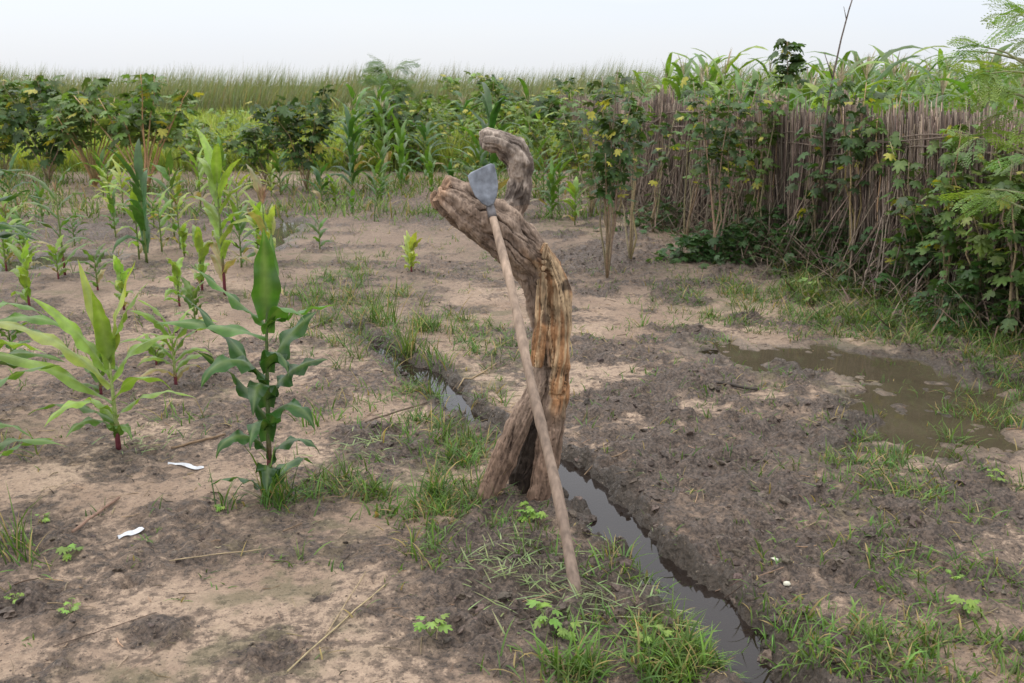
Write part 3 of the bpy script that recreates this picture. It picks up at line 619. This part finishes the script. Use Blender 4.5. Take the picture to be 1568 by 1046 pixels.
# ---------------------------------------------------------------- moringa
def frond_template():
    Vs=[];Ts=[]
    def leafl(p,d,s):
        d=d/np.linalg.norm(d); sd=np.array([-d[1],d[0],0]); b=len(Vs)
        Vs.extend([p,p+d*s*.5+sd*s*.28,p+d*s-np.array([0,0,.1*s]),p+d*s*.5-sd*s*.28]); Ts.append([b,b+1,b+2,b+3])
    for i in range(7):
        yb=.15+.12*i; z=-.15*yb**2; ln=.30*(1-.55*abs(i-2.5)/4.)
        for sg in (-1,1):
            d=np.array([sg*.85,.55,0]); d/=np.linalg.norm(d)
            for j in range(5):
                p=np.array([0,yb,z])+d*ln*(.2+.19*j)-np.array([0,0,.1*(j/5)**2])
                leafl(p,np.array([d[0]*.2,1,0]),.075); leafl(p,np.array([d[0],-.15,0]),.07)
            leafl(np.array([0,yb,z])+d*ln*1.1,d,.075)
    leafl(np.array([0,1,-.15]),np.array([0,1.,0]),.09)
    b=len(Vs); Vs.extend([np.array([-.006,0,0]),np.array([.006,0,0]),np.array([.003,1,-.15]),np.array([-.003,1,-.15])]); Ts.append([b,b+1,b+2,b+3])
    return np.array(Vs),np.array(Ts)
FV,FT=frond_template()
def moringa(P,H,branches,nf,fs,col,name='moringa_tree',tr=.03):
    mb=MB(); P=np.asarray(P,float); t=np.linspace(0,1,8)
    tube(mb,P+np.stack([.05*np.sin(t*4),.05*t,H*.7*t],-1),tr*(1.1-.6*t),8,(.30,.25,.18),1)
    for (fh,az,el,L) in branches:
        b=P+np.array([0,0,H*fh]); az=math.radians(az); el=math.radians(el); tt=np.linspace(0,1,8)
        d=np.array([math.cos(az)*math.cos(el),math.sin(az)*math.cos(el),math.sin(el)])
        pts_=b+d*(L*tt)[:,None]; pts_[:,2]-=.22*L*tt**2.2; pts_+=rng.normal(0,.012*L,(8,3))*tt[:,None]
        tube(mb,pts_,tr*.45*(1.05-.85*tt),6,(.26,.26,.13),1)
        tq=U(.25,1,nf); tq[:3]=1; bb=np.stack([np.interp(tq,tt,pts_[:,j]) for j in range(3)],-1)
        a=az+U(-1.5,1.5,nf)
        inst(mb,FV,FT,rots(a-math.pi/2,U(-.6,.6,nf),U(-.7,.7,nf)),fs*U(.6,1.15,nf),bb,jit(col,nf,.25),0)
    return mb.build(name,[M_leaf,M_stem])
moringa(np.array([3.12,5.75,0]),2.3,[(.40,190,25,.5),(.48,170,35,.55),(.55,200,40,.5),(.60,185,35,.6),(.66,170,42,.65),(.68,200,22,.6),(.35,180,35,.45),(.7,185,55,.6),(.7,160,30,.65),(.7,120,60,.6),(.7,240,50,.5),(.6,90,30,.5),(.45,0,30,.5),(.7,10,40,.5)],8,.26,(.19,.29,.065))
g_=gp(605,250); moringa([g_[0],g_[1],0],wp(600,80,g_[1])[2],[(f_,U(0,360),U(35,75),U(.5,.9)) for f_ in np.linspace(.35,.7,14)],7,.5,(.13,.21,.075))
mb=MB(); a=wp(1270,330,8.6); a[2]=0; tube(mb,[a,wp(1262,200,8.5),wp(1275,120,8.5),wp(1288,60,8.5),wp(1300,15,8.5),wp(1308,-10,8.5)],[.012,.011,.009,.007,.006,.005],6,(.13,.10,.08))
tube(mb,[wp(1275,120,8.5),wp(1262,80,8.45)],[.006,.003],5,(.13,.1,.08)); tube(mb,[wp(1296,30,8.5),wp(1292,10,8.5)],[.004,.002],5,(.13,.1,.08)); mb.build('bare_branch',[M_stem])

# ---------------------------------------------------------------- grass
mb=MB()
def tufts(cx,cy,nb,L,col,W=.0062,lean=(.1,1.2),bend=(.2,1.4),jr=.028,segs=4):
    n=len(cx); nbs=np.maximum(2,(nb*U(.3,1.3,n)).astype(int)); idx=np.repeat(np.arange(n),nbs); k=len(idx)
    bx=cx[idx]+rng.normal(0,jr,k); by=cy[idx]+rng.normal(0,jr,k)
    Lc=(L*1.3*U(.45,1.35,n))[idx]*U(.5,1.2,k); P=np.stack([bx,by,ground_h(bx,by)-.004],-1)
    c=jit(col,n,.28,.14)[idx]*U(.7,1.3,(k,1)); dry=U(0,1,(k,1))<.14; c=np.where(dry,np.array([.36,.28,.13])*U(.7,1.2,(k,1)),c)
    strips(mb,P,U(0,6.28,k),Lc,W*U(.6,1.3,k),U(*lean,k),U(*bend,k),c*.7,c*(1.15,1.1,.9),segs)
def blob(px,py,rx,ry,n,nb,L,col=(.11,.20,.04),**k):
    g_=gp(px,py); n=int(n*.8); r=rng.normal(0,.64,(n,2)); X_=g_[0]+r[:,0]*rx; Y_=g_[1]+r[:,1]*ry
    th=.50 if (py>540 and px<860) else .44
    d1=fields(X_,Y_)[0]; q=(d1>-.015)&(fbm(X_*7,Y_*7,3,151)>th-(.1 if n<15 else 0)); tufts(X_[q],Y_[q],nb,L,col,**k)
GG=(.105,.185,.045); GB=(.12,.21,.048)
for a in [(500,450,.3,.9,90,14,.13),(540,480,.35,.7,120,14,.12),(600,520,.3,.4,90,14,.13),(650,510,.2,.3,50,14,.14),(740,525,.3,.3,90,12,.08),(700,500,.4,.3,40,10,.07),(760,545,.2,.2,40,12,.09),(620,555,.15,.2,40,12,.12),(660,600,.15,.2,40,12,.1),
          (700,650,.2,.3,80,12,.09),(640,640,.3,.3,60,10,.07),(720,700,.25,.25,90,14,.1),(600,760,.25,.15,80,14,.10),(560,740,.25,.2,60,12,.09),(670,770,.22,.15,60,12,.09),(640,720,.2,.15,50,10,.08),(540,620,.3,.3,50,8,.06),(520,600,.25,.2,20,8,.06),
          (415,770,.14,.08,18,12,.14),(480,715,.15,.12,26,10,.1),(430,740,.2,.1,20,10,.09),(375,770,.1,.06,10,8,.12),(480,640,.08,.1,10,10,.1),(300,650,.15,.15,14,8,.09),
          (690,850,.25,.12,40,9,.08),(740,800,.2,.12,40,9,.07),(800,850,.2,.12,24,8,.08),(1000,900,.14,.15,44,12,.08),(990,870,.15,.1,24,9,.07),(960,950,.2,.1,40,10,.06),(1070,1000,.14,.08,80,14,.08),(1030,1030,.2,.07,90,14,.08),(900,1030,.15,.06,28,12,.11),(960,1040,.2,.06,40,12,.08),
          (1280,990,.35,.12,80,9,.06),(1280,1030,.25,.08,70,10,.06),(1400,1000,.4,.2,130,9,.06),(1500,1020,.3,.15,90,9,.06),(1340,960,.35,.2,80,8,.055),(1500,900,.4,.25,90,8,.055),(1380,850,.4,.25,70,8,.05),(1250,900,.3,.2,36,7,.05),
          (1340,700,.25,.25,80,11,.07),(1400,760,.4,.25,100,10,.06),(1520,650,.35,.3,120,12,.08),(1550,580,.35,.4,120,12,.09),(1290,690,.15,.2,24,10,.07),(1480,540,.5,.4,150,12,.09),(1520,740,.3,.3,70,9,.06),
          (1130,470,.6,.7,180,10,.08),(1210,460,.7,.7,260,12,.10),(1300,450,.6,.6,340,13,.14),(1350,425,.6,.5,300,13,.18),(1400,490,.6,.6,300,12,.13),(1500,520,.5,.5,240,12,.12),(1060,440,.4,.4,60,9,.07),(1180,510,.6,.3,90,8,.06),(1040,500,.6,.4,50,7,.05),(1300,500,.5,.3,140,9,.07),
          (900,520,.6,.5,40,7,.05),(930,600,.4,.3,24,7,.05),(1150,620,.5,.3,30,7,.05),(1180,720,.5,.3,30,7,.05),(800,430,.8,1,40,8,.07),(600,380,.9,1.5,70,8,.08),(560,410,.3,.8,60,10,.09),(1020,440,.5,1,50,7,.06),
          (350,440,1,1,60,8,.08),(200,520,1,1,50,8,.08),(90,520,.6,1.,50,8,.08),(500,520,.3,.3,40,10,.08),(20,860,.1,.15,14,8,.1),(10,700,.2,.2,14,8,.09),(400,360,.8,1.2,90,9,.1),(250,340,1.5,1.5,110,9,.12),(60,340,1.5,1.5,110,9,.12),(180,400,1.5,1.5,90,8,.1)]:
    blob(*a,col=GG if a[1]<850 else GB)
blob(632,545,.1,.1,13,20,.26,lean=(.05,.5),bend=(.1,.9),W=.007); blob(598,500,.1,.1,7,14,.2,lean=(.05,.5),W=.007); blob(665,560,.1,.1,6,14,.17,lean=(.05,.5),W=.007)
blob(1045,945,.05,.05,4,9,.34,lean=(.2,.8),bend=(.5,1.3),W=.007,col=(.14,.2,.08)); blob(890,1035,.05,.03,4,14,.18,lean=(.0,.5),W=.012,col=(.10,.2,.04)); blob(575,785,.08,.04,8,14,.12,lean=(.1,.7),W=.012)
blob(415,772,.08,.03,8,10,.2,lean=(.05,.5),W=.009); blob(18,860,.03,.03,3,8,.28,lean=(.05,.3),W=.007); blob(480,655,.03,.03,3,8,.16,lean=(.0,.4),W=.009)
nk=5200
cx=U(-4.5,4.5,nk); cy=2.2+U(0,1,nk)**1.2*13; q=(fbm(cx*1.5,cy*1.5,3,15)>.46)&(fields(cx,cy)[0]>0)&(U(0,1,nk)<np.where(cx<-.4,.28,.75)); tufts(cx[q],cy[q],6,.045,GG,jr=.02)
cx=U(-9,2.,2600); cy=U(12,20,2600); q=fbm(cx*.8,cy*.8,3,16)>.45; tufts(cx[q],cy[q],7,.18,(.12,.20,.045),W=.014,jr=.1,lean=(.05,.8))
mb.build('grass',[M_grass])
mb=MB(); PX=[];
for px,py,r,n in [(790,870,.2,60),(760,890,.15,40),(900,940,.15,50),(560,680,.12,30),(870,900,.25,30),(810,930,.2,30),(930,800,.15,20),(1000,940,.1,20),(560,700,.2,30),(215,690,.15,30)]:
    g_=gp(px,py); PX.append(g_[:2]+rng.normal(0,.5,(n,2))*r)
PX=np.concatenate(PX); k=len(PX); az=np.repeat(U(0,6.28,(k+5)//6),6)[:k]+U(-.4,.4,k)
strips(mb,np.concatenate([PX,(ground_h(PX[:,0],PX[:,1])+.012)[:,None]],1),az,U(.04,.12,k),U(.004,.008,k),U(1.2,1.5,k),U(0,.4,k),jit((.20,.27,.10),k,.4),jit((.26,.30,.15),k,.4),4)
mb.build('cut_grass',[M_grass])
mb=MB(); k=1500; cx=U(-3,3,k); cy=2.2+U(0,1,k)**1.3*7; P0=np.stack([cx,cy,ground_h(cx,cy)+.004],-1); L_=U(.012,.09,k)*(1+2.5*(U(0,1,k)<.05)); a=U(0,6.28,k)
P1=P0+np.stack([np.cos(a)*L_,np.sin(a)*L_,0*a],-1); P1[:,2]=ground_h(P1[:,0],P1[:,1])+.006
cc=np.where(U(0,1,(k,1))<.4,jit((.09,.065,.045),k,.4),jit((.30,.22,.13),k,.5)); prisms(mb,P0,P1,U(.0008,.0024,k),cc,cc,.003)
def stick(a,b_,r,c=(.22,.15,.09)):
    A,B=G(*a),G(*b_); A[2]+=r+.006; B[2]+=r+.006; t=np.linspace(0,1,7)[:,None]; q=A+(B-A)*t; q[:,2]=np.maximum(q[:,2],ground_h(q[:,0],q[:,1])+r*.6); tube(mb,q+rng.normal(0,.0015,(7,3)),r,7,c,rough=.1)
stick((113,828),(182,768),.006,(.27,.17,.12)); stick((560,655),(655,620),.005,(.15,.11,.08)); stick((262,690),(345,668),.006); stick((440,1035),(590,900),.0025,(.4,.32,.18)); stick((500,980),(560,880),.002,(.35,.27,.16)); stick((260,860),(400,850),.0022,(.35,.27,.16)); stick((1230,1010),(1330,1030),.003); stick((700,590),(760,560),.004,(.35,.26,.15)); stick((440,525),(500,495),.006,(.18,.14,.11)); stick((1100,590),(1160,602),.008,(.06,.05,.04)); stick((880,720),(960,700),.003)
mb.build('straw_litter',[M_straw])
def scrap(pl,w,c=(.72,.74,.76)):
    mb=MB(); P_=np.array([G(*q) for q in pl]); m=14; t=np.linspace(0,1,m); n=len(P_); q=np.stack([np.interp(t*(n-1),np.arange(n),P_[:,j]) for j in range(3)],-1); q[:,2]=q[:,2].mean()
    T=nz(np.gradient(q,axis=0)); sd=nz(np.cross(T,[0,0,1.])); ww=w*(.35+.9*vn(t*5,t*0,5)); q=q+sd*(.014*(vn(t*4,t*0,15)-.5))[:,None]
    A=q-sd*ww[:,None]*.5; B=q+sd*ww[:,None]*.5; Mi=q+sd*(ww*.3*(vn(t*5,t*0,25)-.5))[:,None]; A[:,2]+=.003+.006*vn(t*6,t*0,2); B[:,2]+=.003+.008*vn(t*6,t*0,7); Mi[:,2]+=.008+.012*vn(t*6,t*0,4)
    V=np.stack([A,Mi,B],1).reshape(-1,3); i=(np.arange(m-1)[:,None]*3+np.arange(2)[None]).ravel(); mb.add(V,np.stack([i,i+1,i+4,i+3],-1),c); mb.build('plastic_scrap',[M_plastic],smooth=False)
scrap([(258,712),(280,714),(300,718),(312,716)],.02); scrap([(180,824),(200,818),(218,808)],.028)
for px,py in [(1185,860),(1207,860),(1205,893),(1202,868),(340,778)]:
    g_=G(px,py); mb=MB(); t=np.linspace(0,6.283,9)[:-1]; r=.012*(1+.3*U(-1,1,8)); V=np.concatenate([[g_+(0,0,.013)],g_+np.stack([np.cos(t)*r,np.sin(t)*r*.7,.008+0*t],-1),g_+np.stack([np.cos(t)*r*1.05,np.sin(t)*r*.75,.001+0*t],-1)])
    T_=[[0,1+j,1+(j+1)%8] for j in range(8)]; mb.add(V,np.array(T_),(.68,.66,.52)); mb.Q.append(np.array([[1+(j+1)%8,1+j,9+j,9+(j+1)%8] for j in range(8)])); mb.QM.append(np.zeros(8,int)); mb.build('shell_fragment',[M_plastic])

# ---------------------------------------------------------------- far vegetation
mb=MB(); k=38000; cx=U(-48,45,k); cy=U(44,66,k); fr_=(cy-44)/22
c=jit((.16,.19,.085),k,.2,.10)*(.8+.4*fbm(cx*.5,cy*.5,3,19)[:,None]); tan_=U(0,1,(k,1))<.2; c=np.where(tan_,jit((.26,.23,.13),k,.2),c)
hh=(1.85+.8*fr_)*U(.65,1.1,k)*(.80+.5*fbm(cx*.35,cy*.15,3,3)); strips(mb,np.stack([cx,cy,0*cx],-1),rng.normal(0,.7,k),hh*1.05,U(.02,.05,k),U(0,.25,k),U(.1,.9,k),c*.6,c*1.15,3,0,.9)
mb.build('reed_marsh',[M_grass])
mb=MB(); k=38000; cy=19+U(0,1,k)**1.3*28; cx=U(-.62,.16,k)*cy; c=jit((.25,.31,.06),k,.3,.12)
hh=U(.25,.7,k)*(.5+vn(cx*.3,cy*.3,9)); strips(mb,np.stack([cx,cy,0*cx],-1),U(0,6.28,k),hh,U(.02,.045,k),U(0,.5,k),U(.1,.9,k),c*.8,c*1.15,3,0,.7)
mb.build('meadow_grass',[M_grass])
mb=MB(); 
for _ in range(16):
    y_=U(24,38); x_=U(-.55,.12)*y_; shrub(mb,(x_,y_,0),U(.6,1.0),6,110,1.,.18,.1,[DL,ML,BL][rng.integers(3)],clump=.3)
for _ in range(12):
    y_=U(24,34); x_=U(-.14,.1)*y_; shrub(mb,(x_,y_,0),U(1.1,1.9),6,220,1.1,.18,.1,[DL,ML,BL][rng.integers(3)],clump=.3)
mb.build('background_shrubs',[M_leaf,M_stem])

# ---------------------------------------------------------------- world, sun, camera
EL=math.radians(65); AZ=math.radians(-60)
w=bpy.data.worlds.new('World'); bpy.context.scene.world=w; w.use_nodes=True; nt=w.node_tree; N,Lk=nt.nodes,nt.links
for q in list(N): N.remove(q)
sk=N.new('ShaderNodeTexSky'); sk.sky_type='NISHITA'; sk.sun_disc=False; sk.sun_elevation=EL; sk.sun_rotation=AZ; sk.dust_density=3
b1=N.new('ShaderNodeBackground'); b1.inputs[1].default_value=.05; Lk.new(sk.outputs[0],b1.inputs[0])
tc=N.new('ShaderNodeTexCoord'); sx=N.new('ShaderNodeSeparateXYZ'); Lk.new(tc.outputs['Generated'],sx.inputs[0])
mpn=N.new('ShaderNodeMapping'); mpn.inputs['Scale'].default_value=(2,2,9); Lk.new(tc.outputs['Generated'],mpn.inputs[0])
cn=N.new('ShaderNodeTexNoise'); cn.inputs['Scale'].default_value=1.6; cn.inputs['Detail'].default_value=5; Lk.new(mpn.outputs[0],cn.inputs['Vector'])
ma=N.new('ShaderNodeMath'); ma.operation='MULTIPLY_ADD'; ma.inputs[1].default_value=.10; Lk.new(cn.outputs['Fac'],ma.inputs[0]); Lk.new(sx.outputs['Z'],ma.inputs[2])
cr=N.new('ShaderNodeValToRGB'); Lk.new(ma.outputs[0],cr.inputs[0])
cr.color_ramp.elements[0].position=0; cr.color_ramp.elements[0].color=(.78,.79,.80,1); cr.color_ramp.elements[1].position=1; cr.color_ramp.elements[1].color=(1.8,1.8,1.84,1)
e=cr.color_ramp.elements.new(.07); e.color=(.77,.795,.84,1); e=cr.color_ramp.elements.new(.13); e.color=(.73,.775,.86,1); e=cr.color_ramp.elements.new(.45); e.color=(1.48,1.49,1.53,1)
b2=N.new('ShaderNodeBackground'); b2.inputs[1].default_value=1; Lk.new(cr.outputs[0],b2.inputs[0])
ads=N.new('ShaderNodeAddShader'); Lk.new(b1.outputs[0],ads.inputs[0]); Lk.new(b2.outputs[0],ads.inputs[1])
wo=N.new('ShaderNodeOutputWorld'); Lk.new(ads.outputs[0],wo.inputs[0])
sl=bpy.data.lights.new('sun','SUN'); sl.energy=.7; sl.angle=math.radians(45); sl.color=(1,.95,.87)
so=bpy.data.objects.new('sun',sl); bpy.context.scene.collection.objects.link(so)
from mathutils import Vector
sd=Vector((math.sin(AZ)*math.cos(EL),math.cos(AZ)*math.cos(EL),math.sin(EL))); so.rotation_euler=sd.to_track_quat('Z','Y').to_euler()
cam=bpy.data.cameras.new('camera'); co=bpy.data.objects.new('camera',cam); bpy.context.scene.collection.objects.link(co)
co.location=(0,0,CAMZ); co.rotation_euler=(math.radians(90)-PITCH,0,0); cam.sensor_width=36; cam.lens=36*F/1568; cam.clip_end=3000; cam.clip_start=.05
cam.dof.use_dof=True; cam.dof.focus_distance=3.8; cam.dof.aperture_fstop=8
sc=bpy.context.scene; sc.camera=co; sc.view_settings.view_transform='Standard'; sc.view_settings.look='None'; sc.view_settings.exposure=0
